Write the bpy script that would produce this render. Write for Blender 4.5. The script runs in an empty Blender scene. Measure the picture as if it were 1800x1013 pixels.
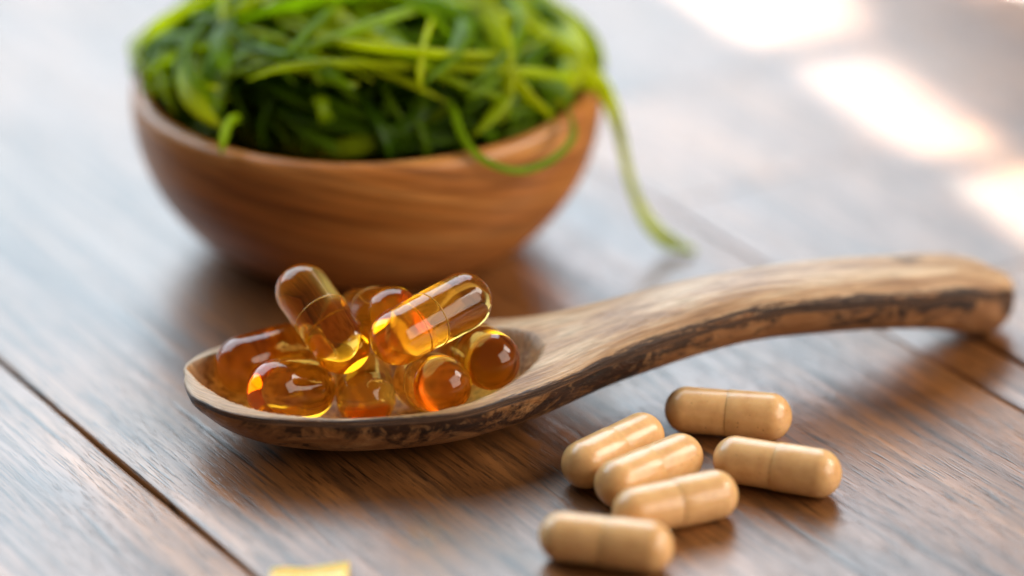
import bpy, math, random
import numpy as np
from mathutils import Vector, Matrix

# ------------------------------------------------------------------ camera, light, exposure
# All measures below are written in centimetres; CM turns them into metres.
CM = 0.01
SC = bpy.context.scene
COL = SC.collection
R = math.radians

cam_d = bpy.data.cameras.new('camera')
cam_d.sensor_width = 36.0
cam_d.lens = 120.0
cam_d.clip_start = 0.01
cam_d.clip_end = 50.0
cam_d.dof.use_dof = True
cam_d.dof.focus_distance = 56.0 * CM
cam_d.dof.aperture_fstop = 4.5
cam = bpy.data.objects.new('camera', cam_d)
COL.objects.link(cam)
cam.location = (0, 0, 26.0 * CM)
cam.rotation_euler = (R(90 - 24.6), 0, 0)
SC.camera = cam

world = bpy.data.worlds.new('World')
SC.world = world
world.use_nodes = True
bg = world.node_tree.nodes['Background']
bg.inputs['Color'].default_value = (1.0, 0.93, 0.86, 1)
bg.inputs['Strength'].default_value = 0.07


def area_lamp(name, loc, target, sx, sy, power, color, spread=180.0):
    d = bpy.data.lights.new(name, 'AREA')
    d.shape = 'RECTANGLE'
    d.size = sx * CM
    d.size_y = sy * CM
    d.energy = power
    d.color = color
    d.spread = R(spread)
    o = bpy.data.objects.new(name, d)
    COL.objects.link(o)
    o.location = Vector(loc) * CM
    v = (Vector(target) - Vector(loc))
    o.rotation_euler = v.to_track_quat('-Z', 'Y').to_euler()
    return o


# the big window behind the table
area_lamp('window_light', (-48, 146, 74), (-5, 57, 0), 190, 122, 35.0, (0.73, 0.885, 1.0))
# a smaller window to the right
area_lamp('side_window_light', (120, 75, 85), (0, 52, 0), 45, 60, 9.0, (1.0, 0.93, 0.84))
# room light coming back from the front right
area_lamp('room_bounce_light', (110, 0, 62), (0, 55, 0), 100, 90, 14.0, (1.0, 0.88, 0.74))


def sun_patch(cx, cy, wid, length, power):
    """low sun through one pane: a narrow collimated beam landing on the table"""
    az, el = R(22), R(38)
    d = Vector((-math.sin(az) * math.cos(el), math.cos(az) * math.cos(el), math.sin(el)))
    loc = Vector((cx, cy, 0)) + d * 46.0
    return area_lamp('sun_pane_light', loc, (cx, cy, 0), wid, length * math.sin(el), power, (1.0, 0.93, 0.82), 1.8)


sun_patch(5.5, 72.9, 3.0, 5.6, 0.033)
sun_patch(7.95, 65.9, 1.9, 5.2, 0.018)
sun_patch(10.4, 59.9, 1.9, 4.6, 0.018)
sun_patch(10.6, 75.2, 1.9, 4.4, 0.016)

SC.view_settings.view_transform = 'Standard'
SC.view_settings.look = 'None'
SC.view_settings.exposure = 0.28
SC.view_settings.gamma = 1.0
SC.view_settings.use_curve_mapping = False
SC.cycles.max_bounces = 20
SC.cycles.transmission_bounces = 16
SC.cycles.glossy_bounces = 6
SC.cycles.caustics_refractive = True
SC.cycles.caustics_reflective = True

# ------------------------------------------------------------------ helpers


def link_mesh(name, verts, faces, mat, parent=None, smooth=True, loc=None, rot=None):
    me = bpy.data.meshes.new(name)
    me.from_pydata([tuple(float(c) * CM for c in v) for v in verts], [], faces)
    if smooth:
        me.polygons.foreach_set('use_smooth', [True] * len(me.polygons))
    me.update()
    if mat:
        me.materials.append(mat)
    o = bpy.data.objects.new(name, me)
    COL.objects.link(o)
    if parent:
        o.parent = parent
    if loc is not None:
        o.location = Vector(loc) * CM
    if rot is not None:
        o.rotation_euler = rot
    return o


def empty(name, loc=(0, 0, 0), rot=(0, 0, 0)):
    o = bpy.data.objects.new(name, None)
    o.empty_display_size = 0.01
    COL.objects.link(o)
    o.location = Vector(loc) * CM
    o.rotation_euler = rot
    return o


def tag(o, label=None, cat=None, group=None, kind=None):
    for k, v in (('label', label), ('category', cat), ('group', group), ('kind', kind)):
        if v:
            o[k] = v
    return o


class NT:
    """small node-tree writer"""

    def __init__(self, name):
        self.mat = bpy.data.materials.new(name)
        self.mat.use_nodes = True
        self.t = self.mat.node_tree
        self.b = self.t.nodes['Principled BSDF']
        self.out = self.t.nodes['Material Output']

    def n(self, kind, **kw):
        nd = self.t.nodes.new(kind)
        for k, v in kw.items():
            if hasattr(nd, k) and k not in nd.inputs:
                setattr(nd, k, v)
            else:
                nd.inputs[k].default_value = v
        return nd

    def l(self, a, b):
        self.t.links.new(a, b)

    def mapping(self, src, scale, loc=(0, 0, 0)):
        m = self.n('ShaderNodeMapping')
        m.inputs['Scale'].default_value = scale
        m.inputs['Location'].default_value = loc
        self.l(src, m.inputs['Vector'])
        return m.outputs[0]

    def noise(self, vec, scale=1.0, detail=3.0, rough=0.55, dist=0.0):
        nd = self.n('ShaderNodeTexNoise')
        nd.inputs['Scale'].default_value = scale
        nd.inputs['Detail'].default_value = detail
        nd.inputs['Roughness'].default_value = rough
        nd.inputs['Distortion'].default_value = dist
        self.l(vec, nd.inputs['Vector'])
        return nd.outputs['Fac']

    def ramp(self, fac, stops):
        nd = self.n('ShaderNodeValToRGB')
        el = nd.color_ramp.elements
        while len(el) < len(stops):
            el.new(0.5)
        for e, (p, c) in zip(el, stops):
            e.position = p
            e.color = (c, c, c, 1) if isinstance(c, (int, float)) else (*c, 1)
        self.l(fac, nd.inputs[0])
        return nd.outputs[0]

    def mix(self, fac, a, b, blend='MIX'):
        nd = self.n('ShaderNodeMix', data_type='RGBA', blend_type=blend)
        for i, v in ((0, fac), (6, a), (7, b)):
            if isinstance(v, (int, float)):
                nd.inputs[i].default_value = v
            elif isinstance(v, tuple):
                nd.inputs[i].default_value = (*v, 1)
            else:
                self.l(v, nd.inputs[i])
        return nd.outputs[2]

    def math(self, op, a, b=0.0, clamp=False):
        nd = self.n('ShaderNodeMath', operation=op, use_clamp=clamp)
        for i, v in ((0, a), (1, b)):
            if isinstance(v, (int, float)):
                nd.inputs[i].default_value = v
            else:
                self.l(v, nd.inputs[i])
        return nd.outputs[0]

    def bump(self, h, strength, dist):
        nd = self.n('ShaderNodeBump')
        nd.inputs['Strength'].default_value = strength
        nd.inputs['Distance'].default_value = dist
        self.l(h, nd.inputs['Height'])
        self.l(nd.outputs[0], self.b.inputs['Normal'])
        return nd


# ------------------------------------------------------------------ materials


def mat_plank():
    m = NT('weathered_plank_wood')
    tc = m.n('ShaderNodeTexCoord')
    oi = m.n('ShaderNodeObjectInfo')
    off = m.n('ShaderNodeVectorMath', operation='ADD')
    m.l(tc.outputs['Object'], off.inputs[0])
    sc = m.n('ShaderNodeVectorMath', operation='SCALE')
    sc.inputs[0].default_value = (3.1, 1.7, 0.9)
    m.l(oi.outputs['Random'], sc.inputs['Scale'])
    m.l(sc.outputs[0], off.inputs[1])
    v = off.outputs[0]
    broad = m.noise(m.mapping(v, (6, 55, 20)), 1, 4, 0.6, 0.6)
    fine = m.noise(m.mapping(v, (22, 520, 100)), 1, 4, 0.6, 0.4)
    pore = m.noise(m.mapping(v, (90, 1500, 300)), 1, 2, 0.5)
    pore2 = m.noise(m.mapping(v, (170, 3400, 500)), 1, 2, 0.6, 0.2)
    crack = m.noise(m.mapping(v, (14, 330, 60)), 1, 2, 0.5, 0.3)
    blotch = m.noise(m.mapping(v, (12, 26, 20)), 1, 3, 0.6)
    col = m.ramp(broad, [(0.25, (0.085, 0.029, 0.008)), (0.5, (0.22, 0.083, 0.022)), (0.75, (0.36, 0.150, 0.046))])
    streak = m.ramp(fine, [(0.30, 0.30), (0.5, 0.95), (0.7, 1.3)])
    col = m.mix(1.0, col, streak, 'MULTIPLY')
    pm = m.mix(1.0, m.ramp(pore, [(0.30, 0.30), (0.42, 1.0)]), m.ramp(pore2, [(0.32, 0.22), (0.45, 1.0)]), 'MULTIPLY')
    col = m.mix(1.0, col, pm, 'MULTIPLY')
    cm_ = m.ramp(crack, [(0.27, 0.18), (0.33, 1.0)])
    col = m.mix(1.0, col, cm_, 'MULTIPLY')
    col = m.mix(m.ramp(blotch, [(0.66, 0.0), (0.78, 0.55)]), col, (0.03, 0.017, 0.012))
    worn = m.noise(m.mapping(v, (9, 16, 20), (4, 7, 0)), 1, 4, 0.6, 0.5)
    col = m.mix(1.0, col, m.ramp(worn, [(0.3, 0.62), (0.5, 1.0), (0.7, 1.22)]), 'MULTIPLY')
    m.l(col, m.b.inputs['Base Color'])
    rg = m.ramp(fine, [(0.3, 0.40), (0.7, 0.28)])
    m.l(rg, m.b.inputs['Roughness'])
    m.b.inputs['Specular IOR Level'].default_value = 1.0
    h = m.math('ADD', m.math('MULTIPLY', pm, 0.8), m.math('ADD', m.math('MULTIPLY', fine, 0.7), m.math('MULTIPLY', cm_, 0.8)))
    m.bump(h, 0.22, 0.0004)
    return m.mat


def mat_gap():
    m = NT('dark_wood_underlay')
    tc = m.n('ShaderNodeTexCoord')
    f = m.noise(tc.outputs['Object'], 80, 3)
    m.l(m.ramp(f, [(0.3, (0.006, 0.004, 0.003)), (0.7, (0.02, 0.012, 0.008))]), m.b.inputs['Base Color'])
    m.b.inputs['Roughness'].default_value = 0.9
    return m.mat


def mat_bowl():
    m = NT('turned_bowl_wood')
    tc = m.n('ShaderNodeTexCoord')
    v = tc.outputs['Object']
    # growth layers cut by the turned shape: slanted, stretched rings
    rot = m.n('ShaderNodeMapping')
    rot.inputs['Rotation'].default_value = (R(8), R(-11), R(12))
    m.l(v, rot.inputs['Vector'])
    broad = m.noise(m.mapping(rot.outputs[0], (12, 20, 160)), 1, 3, 0.55, 0.8)
    fine = m.noise(m.mapping(rot.outputs[0], (40, 60, 900)), 1, 3, 0.6, 0.3)
    col = m.ramp(broad, [(0.25, (0.22, 0.064, 0.012)), (0.5, (0.47, 0.168, 0.035)), (0.75, (0.62, 0.29, 0.085))])
    col = m.mix(1.0, col, m.ramp(fine, [(0.3, 0.58), (0.6, 1.1)]), 'MULTIPLY')
    m.l(col, m.b.inputs['Base Color'])
    m.b.inputs['Roughness'].default_value = 0.36
    m.b.inputs['Specular IOR Level'].default_value = 0.5
    m.bump(fine, 0.12, 0.0003)
    return m.mat


KNOT = (13.0, 3.9, 0)        # along the handle, across its top (stretched)


def mat_spoon():
    m = NT('carved_branch_wood')
    uv = m.n('ShaderNodeUVMap')
    uv.uv_map = 'UVMap'
    at = m.n('ShaderNodeAttribute', attribute_name='zone')
    sep = m.n('ShaderNodeSeparateColor')
    m.l(at.outputs['Color'], sep.inputs[0])
    bark, hollow, low = sep.outputs[0], sep.outputs[1], sep.outputs[2]
    tc = m.n('ShaderNodeTexCoord')
    v = uv.outputs[0]
    g1 = m.noise(m.mapping(v, (0.55, 3.2, 1)), 1, 4, 0.6, 0.5)
    g2 = m.noise(m.mapping(v, (1.6, 22, 1)), 1, 4, 0.62, 0.4)
    g3 = m.noise(m.mapping(v, (1.1, 7, 1)), 1, 5, 0.65, 0.9)
    # pale top
    top = m.ramp(g1, [(0.28, (0.27, 0.125, 0.05)), (0.5, (0.50, 0.29, 0.145)), (0.72, (0.70, 0.50, 0.31))])
    top = m.mix(1.0, top, m.ramp(g2, [(0.3, 0.62), (0.6, 1.08)]), 'MULTIPLY')
    # hollow: pores seen end on
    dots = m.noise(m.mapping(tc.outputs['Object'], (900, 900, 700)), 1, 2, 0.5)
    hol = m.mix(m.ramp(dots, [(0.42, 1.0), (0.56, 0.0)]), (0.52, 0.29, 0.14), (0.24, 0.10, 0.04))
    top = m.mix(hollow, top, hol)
    # bark side: dark outer layer, broken by lighter heartwood
    wood = m.ramp(g3, [(0.3, (0.16, 0.062, 0.02)), (0.52, (0.30, 0.135, 0.05)), (0.7, (0.46, 0.26, 0.12))])
    dark = m.ramp(g2, [(0.3, (0.008, 0.004, 0.003)), (0.65, (0.055, 0.021, 0.010))])
    g4 = m.noise(m.mapping(v, (0.9, 2.2, 1), (3, 1, 0)), 1, 5, 0.7, 1.2)
    g5 = m.noise(m.mapping(v, (5, 16, 1)), 1, 3, 0.6, 0.6)
    patch = m.math('SUBTRACT', m.math('ADD', g3, m.math('MULTIPLY', m.math('SUBTRACT', g4, 0.5), 2.2)), low)
    sidec = m.mix(m.ramp(patch, [(0.18, 0.0), (0.44, 1.0)]), wood, dark)
    sidec = m.mix(m.ramp(g5, [(0.58, 0.0), (0.72, 0.45)]), sidec, (0.36, 0.19, 0.085))
    edge = m.math('ADD', bark, m.math('ADD', m.math('MULTIPLY', m.math('SUBTRACT', g3, 0.5), 0.7), m.math('MULTIPLY', m.math('SUBTRACT', g5, 0.5), 0.35)))
    col = m.mix(m.ramp(edge, [(0.42, 0.0), (0.56, 1.0)]), top, sidec)
    # a small dark knot in the handle near its end
    kd = m.n('ShaderNodeVectorMath', operation='DISTANCE')
    m.l(m.mapping(v, (1.0, 3.2, 0)), kd.inputs[0])
    kd.inputs[1].default_value = KNOT
    kr = m.math('ADD', kd.outputs['Value'], m.math('MULTIPLY', m.math('SUBTRACT', g5, 0.5), 0.5))
    col = m.mix(m.ramp(kr, [(0.20, 0.9), (0.42, 0.0)]), col, (0.07, 0.04, 0.022))
    m.l(col, m.b.inputs['Base Color'])
    m.b.inputs['Roughness'].default_value = 0.42
    m.l(m.ramp(g2, [(0.3, 0.52), (0.7, 0.34)]), m.b.inputs['Roughness'])
    h = m.math('ADD', m.math('MULTIPLY', g2, 0.6), m.math('MULTIPLY', dots, 0.25))
    h = m.math('ADD', h, m.math('MULTIPLY', m.math('MULTIPLY', g3, bark), 1.6))
    m.bump(h, 0.5, 0.0006)
    return m.mat


def mat_tan():
    m = NT('tan_powder_capsule_shell')
    tc = m.n('ShaderNodeTexCoord')
    oi = m.n('ShaderNodeObjectInfo')
    v = m.n('ShaderNodeVectorMath', operation='ADD')
    m.l(tc.outputs['Object'], v.inputs[0])
    m.l(oi.outputs['Random'], v.inputs[1])
    a = m.noise(v.outputs[0], 420, 3, 0.6)
    s = m.noise(v.outputs[0], 1400, 2, 0.5)
    col = m.ramp(a, [(0.3, (0.66, 0.36, 0.145)), (0.7, (0.79, 0.475, 0.21))])
    col = m.mix(m.ramp(s, [(0.26, 0.5), (0.32, 0.0)]), col, (0.28, 0.12, 0.035))
    m.l(col, m.b.inputs['Base Color'])
    m.b.inputs['Roughness'].default_value = 0.27
    m.b.inputs['Subsurface Weight'].default_value = 0.25
    m.b.inputs['Subsurface Radius'].default_value = (1.0, 0.45, 0.15)
    m.b.inputs['Subsurface Scale'].default_value = 0.0012
    m.b.inputs['Coat Weight'].default_value = 0.12
    m.b.inputs['Coat Roughness'].default_value = 0.08
    m.bump(a, 0.08, 0.0003)
    return m.mat


def mat_amber():
    m = NT('amber_oil_gel')
    m.b.inputs['Base Color'].default_value = (1, 1, 1, 1)
    m.b.inputs['Transmission Weight'].default_value = 1.0
    m.b.inputs['Roughness'].default_value = 0.0
    m.b.inputs['IOR'].default_value = 1.44
    # the gel wall is faintly hazy
    tr = m.n('ShaderNodeBsdfTranslucent')
    tr.inputs['Color'].default_value = (1.0, 0.50, 0.09, 1)
    mx = m.n('ShaderNodeMixShader')
    mx.inputs[0].default_value = 0.09
    m.l(m.b.outputs[0], mx.inputs[1])
    m.l(tr.outputs[0], mx.inputs[2])
    m.l(mx.outputs[0], m.out.inputs['Surface'])
    va = m.n('ShaderNodeVolumeAbsorption')
    va.inputs['Color'].default_value = (0.99, 0.84, 0.22, 1)
    va.inputs['Density'].default_value = 265.0
    m.l(va.outputs[0], m.out.inputs['Volume'])
    return m.mat


def mat_seam():
    m = NT('amber_seam_gel')
    tc = m.n('ShaderNodeTexCoord')
    f = m.noise(tc.outputs['Object'], 300, 2)
    m.l(m.ramp(f, [(0.3, (0.80, 0.50, 0.08)), (0.7, (0.92, 0.66, 0.16))]), m.b.inputs['Base Color'])
    m.b.inputs['Transmission Weight'].default_value = 0.6
    m.b.inputs['Roughness'].default_value = 0.12
    return m.mat


def mat_weed():
    m = NT('green_seaweed')
    tc = m.n('ShaderNodeTexCoord')
    oi = m.n('ShaderNodeObjectInfo')
    v = m.n('ShaderNodeVectorMath', operation='ADD')
    m.l(tc.outputs['Object'], v.inputs[0])
    m.l(oi.outputs['Random'], v.inputs[1])
    a = m.noise(v.outputs[0], 110, 3)
    base = oi.outputs['Color']
    col = m.mix(1.0, base, m.ramp(a, [(0.3, 0.65), (0.7, 1.25)]), 'MULTIPLY')
    m.l(col, m.b.inputs['Base Color'])
    m.b.inputs['Roughness'].default_value = 0.30
    m.b.inputs['Specular IOR Level'].default_value = 0.4
    tr = m.n('ShaderNodeBsdfTranslucent')
    ga = m.n('ShaderNodeGamma')
    ga.inputs['Gamma'].default_value = 0.5
    m.l(col, ga.inputs[0])
    m.l(m.mix(1.0, ga.outputs[0], (1.15, 1.1, 0.5), 'MULTIPLY'), tr.inputs['Color'])
    mx = m.n('ShaderNodeMixShader')
    mx.inputs[0].default_value = 0.70
    m.l(m.b.outputs[0], mx.inputs[1])
    m.l(tr.outputs[0], mx.inputs[2])
    m.l(mx.outputs[0], m.out.inputs['Surface'])
    m.bump(a, 0.2, 0.0006)
    return m.mat


def mat_peel():
    m = NT('pale_yellow_gel')
    tc = m.n('ShaderNodeTexCoord')
    f = m.noise(tc.outputs['Object'], 220, 3)
    m.l(m.ramp(f, [(0.3, (0.86, 0.47, 0.07)), (0.7, (0.93, 0.68, 0.22))]), m.b.inputs['Base Color'])
    m.b.inputs['Roughness'].default_value = 0.3
    m.b.inputs['Subsurface Weight'].default_value = 0.5
    m.b.inputs['Subsurface Scale'].default_value = 0.003
    return m.mat


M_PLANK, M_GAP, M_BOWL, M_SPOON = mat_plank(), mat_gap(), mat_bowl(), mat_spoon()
M_TAN, M_AMBER, M_SEAM = mat_tan(), mat_amber(), mat_seam()
M_WEED, M_PEEL = mat_weed(), mat_peel()

# ------------------------------------------------------------------ the table of planks
# grain axis G runs back-left; N is the axis across the planks
YAW = R(33)
G = Vector((-math.sin(YAW), math.cos(YAW), 0))
N = Vector((math.cos(YAW), math.sin(YAW), 0))
table = tag(empty('wooden_table', (0, 60, -2.4)), 'brown plank table top of satin varnished wood under the bowl and spoon', 'table')


def plank(d0, d1, t0, t1, seed, top=0.0, wa=1.0, wb=1.0):
    """one board between the across-distances d0..d1 and along-distances t0..t1, edges eased and slightly wavy"""
    rnd = random.Random(seed)
    nseg = max(2, int((t1 - t0) / 3))
    ph = [rnd.uniform(0, 6.28) for _ in range(4)]

    def wob(t, k):
        return 0.035 * math.sin(t * 0.21 + ph[k]) + 0.02 * math.sin(t * 0.53 + ph[k + 1])
    L, W, T = t1 - t0, d1 - d0, 2.2
    sec = []
    for i in range(nseg + 1):
        t = t0 + L * i / nseg
        a, b = d0 + wob(t, 0) * wa, d1 + wob(t, 2) * wb
        sec.append([(a, -T), (a, -0.10), (a + 0.01, -0.035), (a + 0.035, -0.008), (a + 0.09, 0),
                    (b - 0.09, 0), (b - 0.035, -0.008), (b - 0.01, -0.035), (b, -0.10), (b, -T)])
    cd, ct = (d0 + d1) / 2, (t0 + t1) / 2
    verts, faces = [], []
    m = len(sec[0])
    for i, s in enumerate(sec):
        t = t0 + L * i / nseg
        for (d, z) in s:
            verts.append((t - ct, -(d - cd), z + top))
    for i in range(nseg):
        for j in range(m):
            k = (j + 1) % m
            faces.append((i * m + j, i * m + k, (i + 1) * m + k, (i + 1) * m + j))
    faces.append(tuple(range(m))[::-1])
    faces.append(tuple(nseg * m + j for j in range(m)))
    o = link_mesh('plank', verts, faces, M_PLANK, None)
    o.data.set_sharp_from_angle(angle=R(50))
    w = G * ct + N * cd
    o.parent = table
    o.location = (w - Vector((0, 60, -2.4))) * CM
    o.rotation_euler = (0, 0, math.atan2(G.y, G.x))
    return o


GAP = 0.09
T0, T1 = 0.0, 120.0
plank(-6.0, 7.9 - GAP, T0, T1, 1, -0.015)
plank(7.9, 21.85 - GAP, T0, T1, 2, -0.01)
plank(21.85, 35.55 - GAP, T0, T1, 3, 0.0, 1, 0)
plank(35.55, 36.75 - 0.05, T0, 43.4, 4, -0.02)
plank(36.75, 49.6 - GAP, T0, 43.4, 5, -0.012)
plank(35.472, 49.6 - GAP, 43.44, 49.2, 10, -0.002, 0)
plank(35.472, 49.6 - GAP, 49.24, 54.21, 6, -0.002, 0)  # short board added; its end gaps stand in for muntin shadow bands
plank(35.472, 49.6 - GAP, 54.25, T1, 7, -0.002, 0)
plank(49.6, 63.4 - GAP, T0, T1, 8, 0.0)
plank(63.4, 77.0, T0, T1, 9, -0.01)
# battens that carry the planks, seen only as the dark of the gaps
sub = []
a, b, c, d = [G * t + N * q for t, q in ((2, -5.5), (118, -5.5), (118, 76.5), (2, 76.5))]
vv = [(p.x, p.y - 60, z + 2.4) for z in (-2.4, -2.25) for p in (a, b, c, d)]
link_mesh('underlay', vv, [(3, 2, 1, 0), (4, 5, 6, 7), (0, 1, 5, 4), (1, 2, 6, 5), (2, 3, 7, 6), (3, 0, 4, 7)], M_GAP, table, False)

# ------------------------------------------------------------------ the bowl


def catmull(P, n):
    P = np.array(P, float)
    Q = np.vstack([2 * P[0] - P[1], P, 2 * P[-1] - P[-2]])
    out = []
    segs = len(P) - 1
    for i in range(segs):
        p0, p1, p2, p3 = Q[i:i + 4]
        k = n // segs + (1 if i < n % segs else 0)
        for s in np.linspace(0, 1, k, endpoint=False):
            out.append(0.5 * ((2 * p1) + (-p0 + p2) * s + (2 * p0 - 5 * p1 + 4 * p2 - p3) * s * s + (-p0 + 3 * p1 - 3 * p2 + p3) * s ** 3))
    out.append(P[-1])
    return np.array(out)


def split_parts(name_mat_faces, verts, parent, uvs=None, zone=None):
    """cut one smooth surface into named part meshes that keep the normals of the whole"""
    allf = [f for _, _, fs in name_mat_faces for f in fs]
    tmp = bpy.data.meshes.new('whole')
    tmp.from_pydata([tuple(float(c) * CM for c in v) for v in verts], [], allf)
    tmp.update()
    nrm = [v.normal.copy() for v in tmp.vertices]
    bpy.data.meshes.remove(tmp)
    out = []
    for name, mat, fs in name_mat_faces:
        used = sorted({i for f in fs for i in f})
        mp = {g: k for k, g in enumerate(used)}
        o = link_mesh(name, [verts[i] for i in used], [tuple(mp[i] for i in f) for f in fs], mat, parent)
        me = o.data
        me.normals_split_custom_set_from_vertices([nrm[i] for i in used])
        if uvs is not None:
            ul = me.uv_layers.new(name='UVMap')
            for lp in me.loops:
                ul.data[lp.index].uv = uvs[used[lp.vertex_index]]
        if zone is not None:
            ca = me.color_attributes.new('zone', 'FLOAT_COLOR', 'POINT')
            for k, g in enumerate(used):
                ca.data[k].color = (*zone[g], 1)
        out.append(o)
    return out


BX, BY = -2.68, 59.0
bowl = tag(empty('wooden_bowl', (BX, BY, 0)), 'round brown wooden bowl heaped with green seaweed', 'bowl')
prof_out = catmull([(0, 0.06), (1.2, 0.04), (2.05, 0.0), (2.42, 0.06), (2.95, 0.30), (3.52, 0.82), (3.97, 1.50), (4.23, 2.2), (4.33, 2.8), (4.33, 3.2)], 54)
prof_rim = catmull([(4.33, 3.2), (4.30, 3.33), (4.20, 3.42), (4.08, 3.43), (3.98, 3.36), (3.93, 3.24)], 15)
prof_in = catmull([(3.93, 3.24), (3.92, 2.8), (3.78, 2.2), (3.42, 1.5), (2.8, 0.9), (1.6, 0.56), (0, 0.45)], 30)
prof = np.vstack([prof_out[:-1], prof_rim[:-1], prof_in]) * np.array([1.0, 0.955])
n_out, n_rim = len(prof_out) - 1, len(prof_rim) - 1
NS = 112
bv, fo, fr, fi = [(0, 0, prof[0][1])], [], [], []
for (r_, z_) in prof[1:-1]:
    for k in range(NS):
        a = 2 * math.pi * k / NS
        w = 1 + 0.006 * math.sin(2 * a + 1.0) + 0.004 * math.sin(3 * a)
        bv.append((r_ * w * math.cos(a), r_ * w * math.sin(a), z_ + (0.03 * math.sin(2 * a + 2.2) * (z_ / 3.3))))
bv.append((0, 0, prof[-1][1]))
nr = len(prof) - 2
for k in range(NS):
    fo.append((0, 1 + (k + 1) % NS, 1 + k))
for i in range(nr - 1):
    tgt = fo if i + 2 <= n_out else (fr if i + 2 <= n_out + n_rim else fi)
    for k in range(NS):
        a, b = 1 + i * NS + k, 1 + i * NS + (k + 1) % NS
        tgt.append((a, b, b + NS, a + NS))
for k in range(NS):
    fi.append((1 + (nr - 1) * NS + k, 1 + (nr - 1) * NS + (k + 1) % NS, len(bv) - 1))
split_parts([('outer_wall', M_BOWL, fo), ('rim', M_BOWL, fr), ('inner_wall', M_BOWL, fi)], bv, bowl)

# ------------------------------------------------------------------ the spoon
# X, Y of the spine, half width, top height, bottom height
SP = [(-5.47, 51.15, 0.05, 1.10, 0.98), (-5.40, 51.15, 0.42, 1.13, 0.88), (-5.20, 51.13, 0.84, 1.15, 0.72), (-4.85, 51.08, 1.20, 1.16, 0.50),
      (-4.3, 51.02, 1.53, 1.17, 0.24), (-3.6, 51.0, 1.74, 1.17, 0.07), (-2.8, 51.03, 1.82, 1.17, 0.0),
      (-1.8, 51.08, 1.79, 1.19, 0.03), (-1.0, 51.17, 1.67, 1.24, 0.12), (-0.2, 51.38, 1.45, 1.33, 0.22),
      (0.5, 51.62, 1.21, 1.44, 0.34), (1.2, 51.9, 1.01, 1.57, 0.48), (2.0, 52.22, 0.86, 1.73, 0.64),
      (3.0, 52.6, 0.76, 1.87, 0.79), (4.0, 52.95, 0.73, 1.94, 0.86), (5.4, 53.45, 0.75, 1.90, 0.81),
      (6.9, 54.10, 0.79, 1.72, 0.54), (7.8, 54.66, 0.78, 1.50, 0.19), (8.3, 55.0, 0.67, 1.30, 0.02),
      (8.58, 55.2, 0.49, 1.08, 0.08), (8.76, 55.34, 0.28, 0.94, 0.22), (8.82, 55.39, 0.06, 0.70, 0.5)]
SOX, SOY = -2.8, 51.03
spoon = tag(empty('wooden_spoon', (SOX, SOY, 0)), 'hand carved wooden spoon with dark bark edge, filled with amber capsules', 'spoon')
st = catmull(SP, 231)
NTOP, NBOT = 84, 40
sv, suv, szone = [], [], []
arc = 0.0
rs = random.Random(5)


def hollow_depth(u, v):
    """how far the scooped bowl drops under the rim; u along the spine in X, v across -1..1"""
    e = 1 - abs((u + 2.50) / 2.92) ** 2.5 - abs(v / 0.965) ** 2.3
    return 0.98 * max(0.0, e) ** 0.52 if e > 0 else 0.0


for i, (x, y, hw, zt, zb) in enumerate(st):
    p0, p1 = st[max(0, i - 1)], st[min(len(st) - 1, i + 1)]
    t = Vector((p1[0] - p0[0], p1[1] - p0[1], 0)).normalized()
    if i:
        arc += math.hypot(x - st[i - 1][0], y - st[i - 1][1])
    nrm = Vector((-t.y, t.x, 0))
    hnd = min(1, max(0, (x + 0.6) / 2.6))           # 0 in the bowl, 1 in the handle
    hc = min(0.10 + 0.26 * hnd, 0.45 * (zt - zb))
    zm = zt - hc
    nb = 2.15 + 0.35 * hnd
    nt = 2.6 - 0.1 * hnd
    for j in range(NTOP + NBOT):
        if j < NTOP:
            a = math.pi * j / NTOP                  # front edge (v=-1) over the top to the back edge
            v = -math.copysign(abs(math.cos(a)) ** (2 / nt), math.cos(a))
            z = zm + hc * math.sin(a) ** (2 / nt)
            hd = hollow_depth(x, v)
            z -= hd
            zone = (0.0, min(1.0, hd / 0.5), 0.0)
            ed = 1 - abs(v)
            bk = max(0, 1 - ed / (0.10 + 0.05 * hnd)) * 0.62
            zone = (bk, zone[1], 0.0)
        else:
            a = math.pi * (j - NTOP) / NBOT
            v = math.copysign(abs(math.cos(a)) ** (2 / nb), math.cos(a))
            z = zm - (zm - zb) * math.sin(a) ** (2 / nb)
            q = math.sin(a)
            zone = (0.62 + min(0.38, q * 1.4), 0.0, 0.04 + (0.62 - 0.50 * math.exp(-((x - 0.9) / 1.7) ** 2)) * q)
        w = hw * (1 + 0.018 * math.sin(x * 1.7 + (1 if v > 0 else 3)) + 0.010 * math.sin(x * 4.1 + (2 if v > 0 else 0)))
        px, py = x + nrm.x * v * w, y + nrm.y * v * w
        zz = z + 0.012 * math.sin(x * 2.3 + v * 2) * hnd
        sv.append((px - SOX, py - SOY, max(0.0, zz)))
        suv.append((arc, (j / (NTOP + NBOT)) * 3.2))
        szone.append(zone)
NR = NTOP + NBOT
f_bowl, f_hand = [], []
for i in range(len(st) - 1):
    tgt = f_bowl if st[i][0] < 0.35 else f_hand
    for j in range(NR):
        k = (j + 1) % NR
        tgt.append((i * NR + j, (i + 1) * NR + j, (i + 1) * NR + k, i * NR + k))
f_bowl.append(tuple(range(NR)))
f_hand.append(tuple((len(st) - 1) * NR + j for j in range(NR))[::-1])
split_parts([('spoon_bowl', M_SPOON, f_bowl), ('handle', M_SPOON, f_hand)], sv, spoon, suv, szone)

# ------------------------------------------------------------------ capsules


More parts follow.
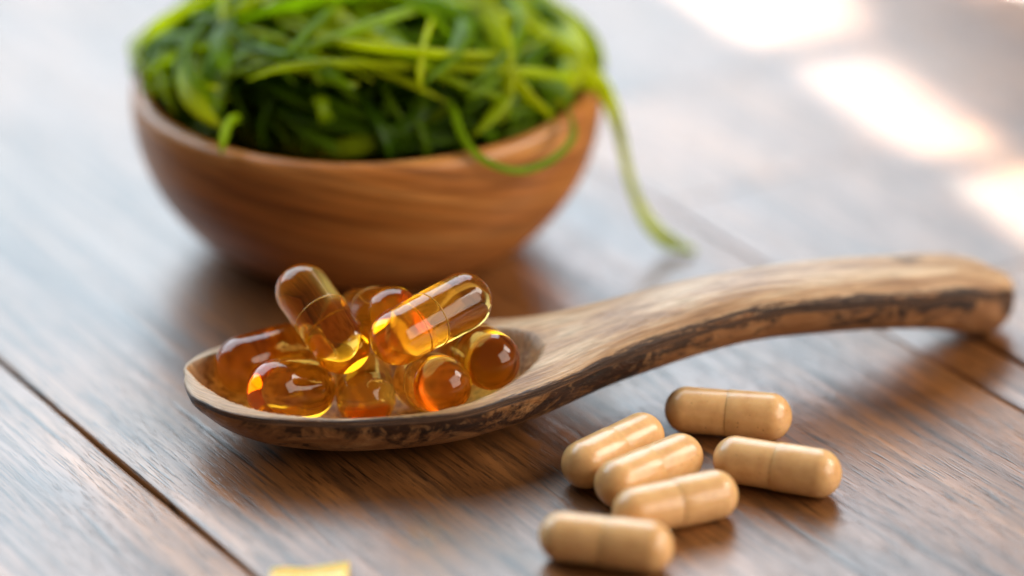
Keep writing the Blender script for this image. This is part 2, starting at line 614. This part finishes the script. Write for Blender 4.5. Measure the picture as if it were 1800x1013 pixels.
def lathe(profile, ns=40):
    """profile of (x, r) along the x axis -> verts, faces; closes where r == 0"""
    verts, faces, rings = [], [], []
    for (x, r_) in profile:
        if r_ < 1e-6:
            rings.append([len(verts)])
            verts.append((x, 0, 0))
        else:
            s = len(verts)
            for k in range(ns):
                a = 2 * math.pi * k / ns
                verts.append((x, r_ * math.cos(a), r_ * math.sin(a)))
            rings.append(list(range(s, s + ns)))
    for A, B in zip(rings, rings[1:]):
        for k in range(ns):
            k2 = (k + 1) % ns
            if len(A) == 1:
                faces.append((A[0], B[k2], B[k]))
            elif len(B) == 1:
                faces.append((A[k], A[k2], B[0]))
            else:
                faces.append((A[k], A[k2], B[k2], B[k]))
    return verts, faces


def dome(x0, r_, sgn, n=12, sq=1.0):
    """hemisphere profile from the pole to the equator, at x0"""
    return [(x0 + sgn * sq * r_ * math.cos(a), r_ * math.sin(a)) for a in np.linspace(0, math.pi / 2, n)]


def flip(faces):
    return [f[::-1] for f in faces]


def axis_rot(d):
    return Vector(d).to_track_quat('X', 'Z').to_euler()


# --- tan two-piece capsules: a body and a slightly wider cap slid over it
TR, TC = 0.402, 0.70                     # radius, half length of the straight part
body_p = dome(-TC, TR * 0.968, -1, 12, 0.93) + [(-0.3, TR * 0.968), (0.04, TR * 0.968), (0.07, TR * 0.955), (0.07, 0.0)]
cap_p = [(0.0, TR * 0.965), (0.0, TR * 0.992), (0.012, TR), (0.3, TR)] + dome(TC, TR, 1, 12, 0.93)[::-1]
cap_p = [(0.03, 0.0), (0.03, TR * 0.9)] + cap_p
tb, tbf = lathe(body_p)
tcv, tcf = lathe(cap_p)
tan_proto = None
TAN = [
    ((3.60, 50.90), -11.0, 1, 'tan capsule lying closest to the spoon handle, behind the other tan capsules'),
    ((1.66, 49.56), 47.0, -1, 'slanted tan capsule nearest the spoon bowl, outer one of the slanted pair'),
    ((2.22, 48.85), 42.0, -1, 'slanted tan capsule amid the cluster, inner one of the slanted pair'),
    ((4.28, 48.98), -20.0, 1, 'tan capsule lying apart on bare planks, farthest from the spoon bowl'),
    ((2.58, 47.72), 24.0, 1, 'tan capsule lying between the slanted pair and the most blurred tan capsule'),
    ((1.45, 46.46), -14.5, 1, 'most blurred tan capsule, at the end of the cluster farthest from the handle'),
]
for (cx, cy), deg, sgn, lab in TAN:
    a = R(deg)
    dv = Vector((math.cos(a) * sgn, math.sin(a) * sgn, 0))
    o = empty('capsule', (cx, cy, 0), (0, 0, math.atan2(dv.y, dv.x)))
    tag(o, lab, 'capsule', 'tan powder capsules lying on the table')
    if tan_proto is None:
        b_ = link_mesh('body', tb, tbf, M_TAN, o, loc=(0, 0, TR))
        c_ = link_mesh('cap', tcv, tcf, M_TAN, o, loc=(0, 0, TR))
        for q in (b_, c_):
            q.data.set_sharp_from_angle(angle=R(40))
        tan_proto = (b_, c_)
    else:
        for q in tan_proto:
            cp = q.copy()
            COL.objects.link(cp)
            cp.parent = o
    # roll each one differently
    for ch in o.children:
        ch.rotation_euler = (random.Random(lab).uniform(0, 6.28), 0, 0)

# --- amber oil capsules in the spoon (end-cap centres of each, in cm)
AMBER = [
    ((-4.48, 51.454, 1.029), (-3.779, 51.917, 1.023), 0.5, 'dark amber oil capsule resting against the rounded tip of the spoon bowl'),
    ((-3.873, 50.615, 0.963), (-3.465, 50.912, 0.836), 0.53, 'glossy amber oil capsule between the spoon tip one and the end-on one'),
    ((-3.49, 51.98, 2.13), (-2.82, 50.98, 1.62), 0.48, 'clear amber capsule on top of the heap, tilted down towards the front rim'),
    ((-2.557, 52.48, 1.454), (-1.989, 51.531, 1.919), 0.47, 'amber capsule half hidden behind the two topmost capsules'),
    ((-1.852, 50.362, 2.065), (-0.809, 51.402, 2.219), 0.48, 'large clear amber capsule on top, pointing up towards the spoon handle'),
    ((-2.431, 50.86, 0.706), (-2.505, 51.455, 0.726), 0.5, 'amber capsule seen end-on at the front rim of the spoon'),
    ((-1.154, 50.369, 1.179), (-1.49, 51.339, 0.783), 0.5, 'amber capsule at the front rim, under the large one pointing to the handle'),
    ((-0.352, 51.01, 1.321), (-0.73, 51.915, 1.124), 0.5, 'orange amber capsule lying nearest the spoon handle in the scoop'),
]


def amber_shell(hl, r_):
    if hl < 0.45:                        # seamless oval softgel
        return lathe(dome(-hl, r_, -1, 20) + [(0, r_ * 1.012)] + dome(hl, r_, 1, 20)[::-1], 56)
    # step where the two gel halves meet
    p = dome(-hl, r_ * 0.985, -1, 18) + [(-0.10, r_ * 0.985), (-0.065, r_ * 0.988), (-0.05, r_ * 0.998), (-0.03, r_), (hl * 0.5, r_)] + dome(hl, r_, 1, 18)[::-1]
    return lathe(p, 56)


def seam_ring(r_, n=56):
    v, f = [], []
    for i in range(n):
        for j in range(8):
            A, B = 2 * math.pi * i / n, 2 * math.pi * j / 8
            rr = r_ * 1.002 + 0.010 * math.cos(B)
            v.append((-0.055 + 0.010 * math.sin(B), rr * math.cos(A), rr * math.sin(A)))
    for i in range(n):
        for j in range(8):
            f.append((i * 8 + j, ((i + 1) % n) * 8 + j, ((i + 1) % n) * 8 + (j + 1) % 8, i * 8 + (j + 1) % 8))
    return v, f


for A, B, r_, lab in AMBER:
    A, B = Vector(A), Vector(B)
    c = (A + B) / 2
    d = (B - A).normalized()
    o = empty('oil_capsule', c, axis_rot(d))
    tag(o, lab, 'capsule', 'amber oil capsules heaped in the spoon')
    link_mesh('shell', *amber_shell((B - A).length / 2, r_), M_AMBER, o)
    if (B - A).length > 0.9:
        link_mesh('seam_ring', *seam_ring(r_), M_SEAM, o)

# ------------------------------------------------------------------ the seaweed


def strand_mesh(path, width, thick, taper=0.35, twist=0.0, seed=0, nseg=8, base_normal=(0, 0, 1)):
    P = [Vector(p) for p in path]
    n = len(P)
    verts, faces = [], []
    ref = Vector(base_normal)
    for i, p in enumerate(P):
        t = (P[min(n - 1, i + 1)] - P[max(0, i - 1)]).normalized()
        ref = (ref - t * ref.dot(t))
        if ref.length < 1e-4:
            ref = t.orthogonal()
        ref.normalize()
        side = t.cross(ref)
        s = i / (n - 1)
        tp = min(1, (0.25 + s / 0.12 * 0.75), (0.25 + (1 - s) / 0.12 * 0.75)) if taper else 1
        tw = twist * s + 0.5 * math.sin(s * 7 + seed)
        for j in range(nseg):
            a = 2 * math.pi * j / nseg
            u, w = math.cos(a) * width * tp * 0.5, math.sin(a) * thick * tp * 0.5
            u2, w2 = u * math.cos(tw) - w * math.sin(tw), u * math.sin(tw) + w * math.cos(tw)
            verts.append(tuple(p + side * u2 + ref * w2))
    for i in range(n - 1):
        for j in range(nseg):
            k = (j + 1) % nseg
            faces.append((i * nseg + j, i * nseg + k, (i + 1) * nseg + k, (i + 1) * nseg + j))
    faces.append(tuple(range(nseg))[::-1])
    faces.append(tuple((n - 1) * nseg + j for j in range(nseg)))
    return verts, faces


def strand(path, width, thick, label, seed=0, twist=0.0, normal=(0, 0, 1), group='seaweed strands heaped in the bowl', tone=0.5):
    loc = path[0]
    v, f = strand_mesh([tuple(np.array(p) - np.array(loc)) for p in path], width, thick, twist=twist, seed=seed, base_normal=normal)
    o = link_mesh('seaweed_strand', v, f, M_WEED, None, True, loc)
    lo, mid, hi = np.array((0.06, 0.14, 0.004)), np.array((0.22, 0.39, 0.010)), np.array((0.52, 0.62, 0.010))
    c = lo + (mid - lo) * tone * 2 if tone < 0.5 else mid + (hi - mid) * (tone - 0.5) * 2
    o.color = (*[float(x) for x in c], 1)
    return tag(o, label, 'seaweed', group)


rw = random.Random(11)
CZ = 2.95


def pile_path(k0, start_th, start_ph, length, rnd):
    """wander over a shell of the heap"""
    q = Vector((math.cos(start_ph) * math.cos(start_th), math.sin(start_ph) * math.cos(start_th), math.sin(start_th)))
    d = q.orthogonal().normalized()
    d.rotate(Matrix.Rotation(rnd.uniform(0, 6.28), 3, q))
    pts = []
    step = 0.22
    curv = rnd.uniform(-0.10, 0.10)
    ph = rnd.uniform(0, 6.28)
    for i in range(int(length / step)):
        k = k0 * (1 + 0.035 * math.sin(i * 0.33 + ph))
        up = 2.5 if q.z > 0 else 1.7
        rad = 4.35 if q.z > 0.12 else 3.5 + 0.85 * max(0, (q.z + 0.12) / 0.24)
        pts.append((BX + q.x * rad * k, BY + q.y * rad * k, CZ + q.z * up * k))
        curv = 0.93 * curv + rnd.gauss(0, 0.018)
        d.rotate(Matrix.Rotation(curv, 3, q))
        if q.z < -0.05:
            d += Vector((0, 0, 0.10))
        d = (d - q * d.dot(q)).normalized()
        ax = q.cross(d)
        rot = Matrix.Rotation(step / 3.6, 3, ax)
        q.rotate(rot)
        d.rotate(rot)
    return pts


LAB_IN = 'glossy green seaweed strand tangled in the heap inside the bowl'
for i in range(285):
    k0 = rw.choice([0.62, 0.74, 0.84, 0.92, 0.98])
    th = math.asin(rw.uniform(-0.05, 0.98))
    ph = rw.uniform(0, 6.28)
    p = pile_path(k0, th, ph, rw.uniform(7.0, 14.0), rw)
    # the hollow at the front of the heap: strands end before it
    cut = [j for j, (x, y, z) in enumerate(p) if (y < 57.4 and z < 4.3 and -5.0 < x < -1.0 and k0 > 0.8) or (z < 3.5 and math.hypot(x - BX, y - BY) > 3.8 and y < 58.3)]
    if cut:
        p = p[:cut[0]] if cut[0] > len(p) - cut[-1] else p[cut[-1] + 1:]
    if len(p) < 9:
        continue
    strand(p, rw.choice([0.16, 0.2, 0.24, 0.3, 0.38, 0.5]) * rw.uniform(0.85, 1.15), rw.uniform(0.09, 0.14), LAB_IN, i, rw.uniform(-1.5, 1.5), tone=min(1.0, max(0.0, (k0 - 0.62) * 1.6 + rw.uniform(-0.35, 0.6))))  # tone drops for inner shells, painting the heap's inner shade into strand colour

HERO = [
    ([(0.0, 58.6, 4.3), (0.88, 58.3, 3.85), (1.51, 58.2, 3.50), (1.86, 58.3, 2.60), (2.06, 58.4, 1.66), (2.33, 58.4, 0.85), (2.77, 58.4, 0.27), (3.35, 58.3, 0.06)], 0.30, 0.10,
     'long thin seaweed strand hanging over the bowl rim down to the table'),
    ([(-1.3, 56.6, 3.9), (-1.1, 55.9, 3.82), (-0.95, 55.45, 3.56), (-0.6, 55.1, 3.25), (0.0, 55.2, 2.99), (0.6, 55.6, 3.02), (1.01, 56.15, 3.27), (0.9, 56.8, 3.6)], 0.15, 0.12,
     'thin dark seaweed strand looping down over the outside of the bowl rim'),
    ([(-1.0, 59.5, 5.45), (-0.72, 58.5, 5.35), (-0.51, 57.7, 5.06), (-0.28, 57.0, 4.7), (-0.22, 56.5, 4.15), (-0.3, 56.1, 3.6)], 0.42, 0.10,
     'bright broad seaweed strand running straight down the front of the heap'),
    ([(-3.6, 58.9, 5.5), (-3.48, 58.0, 5.40), (-3.14, 57.2, 5.12), (-2.61, 56.6, 4.9), (-1.9, 56.3, 4.66), (-1.21, 56.2, 4.2)], 0.34, 0.11,
     'yellow green seaweed strand sweeping across the front of the heap, upper one of two'),
    ([(-3.9, 58.9, 5.4), (-3.78, 58.0, 5.25), (-3.4, 57.1, 4.95), (-2.8, 56.45, 4.62), (-2.0, 56.1, 4.35), (-1.2, 56.0, 3.95)], 0.34, 0.11,
     'yellow green seaweed strand sweeping across the front of the heap, lower one of two'),
    ([(-6.6, 58.9, 3.3), (-6.75, 58.5, 3.5), (-6.5, 58.2, 4.0), (-5.97, 58.0, 4.44), (-5.13, 58.0, 4.88), (-4.42, 58.3, 5.26)], 0.5, 0.12,
     'broad pale seaweed strand arching over the rim end farthest from the hanging strand'),
    ([(-6.3, 58.2, 3.3), (-6.72, 57.9, 3.55), (-6.6, 57.6, 3.95), (-6.1, 57.4, 4.3), (-5.3, 57.3, 4.6), (-4.5, 57.4, 4.85)], 0.34, 0.12,
     'lime seaweed strand arching beside the broad pale one'),
    ([(-6.5, 59.6, 3.3), (-6.85, 59.3, 3.6), (-6.7, 59.0, 4.15), (-6.2, 58.8, 4.6), (-5.4, 58.8, 5.0), (-4.6, 59.0, 5.3)], 0.36, 0.12,
     'yellow seaweed strand arching just behind the broad pale one'),
    ([(-0.2, 58.9, 4.6), (0.31, 58.5, 4.45), (0.88, 58.0, 4.2), (1.28, 57.8, 3.75), (1.38, 57.9, 3.4)], 0.36, 0.10,
     'bright yellow seaweed strand bending down beside the hanging strand'),
    ([(-4.9, 56.2, 3.55), (-5.02, 55.75, 3.72), (-5.12, 55.42, 3.56), (-5.17, 55.30, 3.25)], 0.22, 0.12,
     'short seaweed tip poking out over the bowl rim'),
    ([(-3.2, 56.4, 3.3), (-3.35, 55.95, 3.65), (-3.4, 55.75, 3.9), (-3.45, 56.0, 4.0), (-3.6, 56.4, 3.8)], 0.28, 0.14,
     'small curled seaweed knob standing just inside the bowl rim'),
]
TONE = [0.95, 0.5, 0.95, 1.0, 0.9, 0.9, 0.75, 1.0, 1.0, 0.6, 0.6]
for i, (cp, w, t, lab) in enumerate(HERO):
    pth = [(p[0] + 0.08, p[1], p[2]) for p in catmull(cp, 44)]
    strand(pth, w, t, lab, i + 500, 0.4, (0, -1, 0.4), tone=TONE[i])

# ------------------------------------------------------------------ pale yellow piece at the near edge of the view
pv, pf = [], []
NX = 16
for i in range(NX + 1):
    s = i / NX
    x = -3.72 + 1.2 * s
    yb = 46.12 + 0.05 * math.sin(s * 9) * (1 - s) + 0.10 * s + 0.13 * max(0, s - 0.45) ** 1.2 * 2
    for (dy, z) in ((0, 0.0), (0.0, 0.10), (-0.06, 0.15), (-0.5, 0.2), (-0.9, 0.13), (-0.96, 0.0)):
        pv.append((x + 3.1, yb + dy - 45.8, z))
for i in range(NX):
    for j in range(6):
        k = (j + 1) % 6
        pf.append((i * 6 + j, (i + 1) * 6 + j, (i + 1) * 6 + k, i * 6 + k))
pf.append(tuple(range(6)))
pf.append(tuple(NX * 6 + j for j in range(6))[::-1])
tag(link_mesh('gel_piece', pv, pf, M_PEEL, None, True, (-3.1, 45.8, 0)), 'pale yellow flat piece on the plank by the dark seam', 'gel piece')
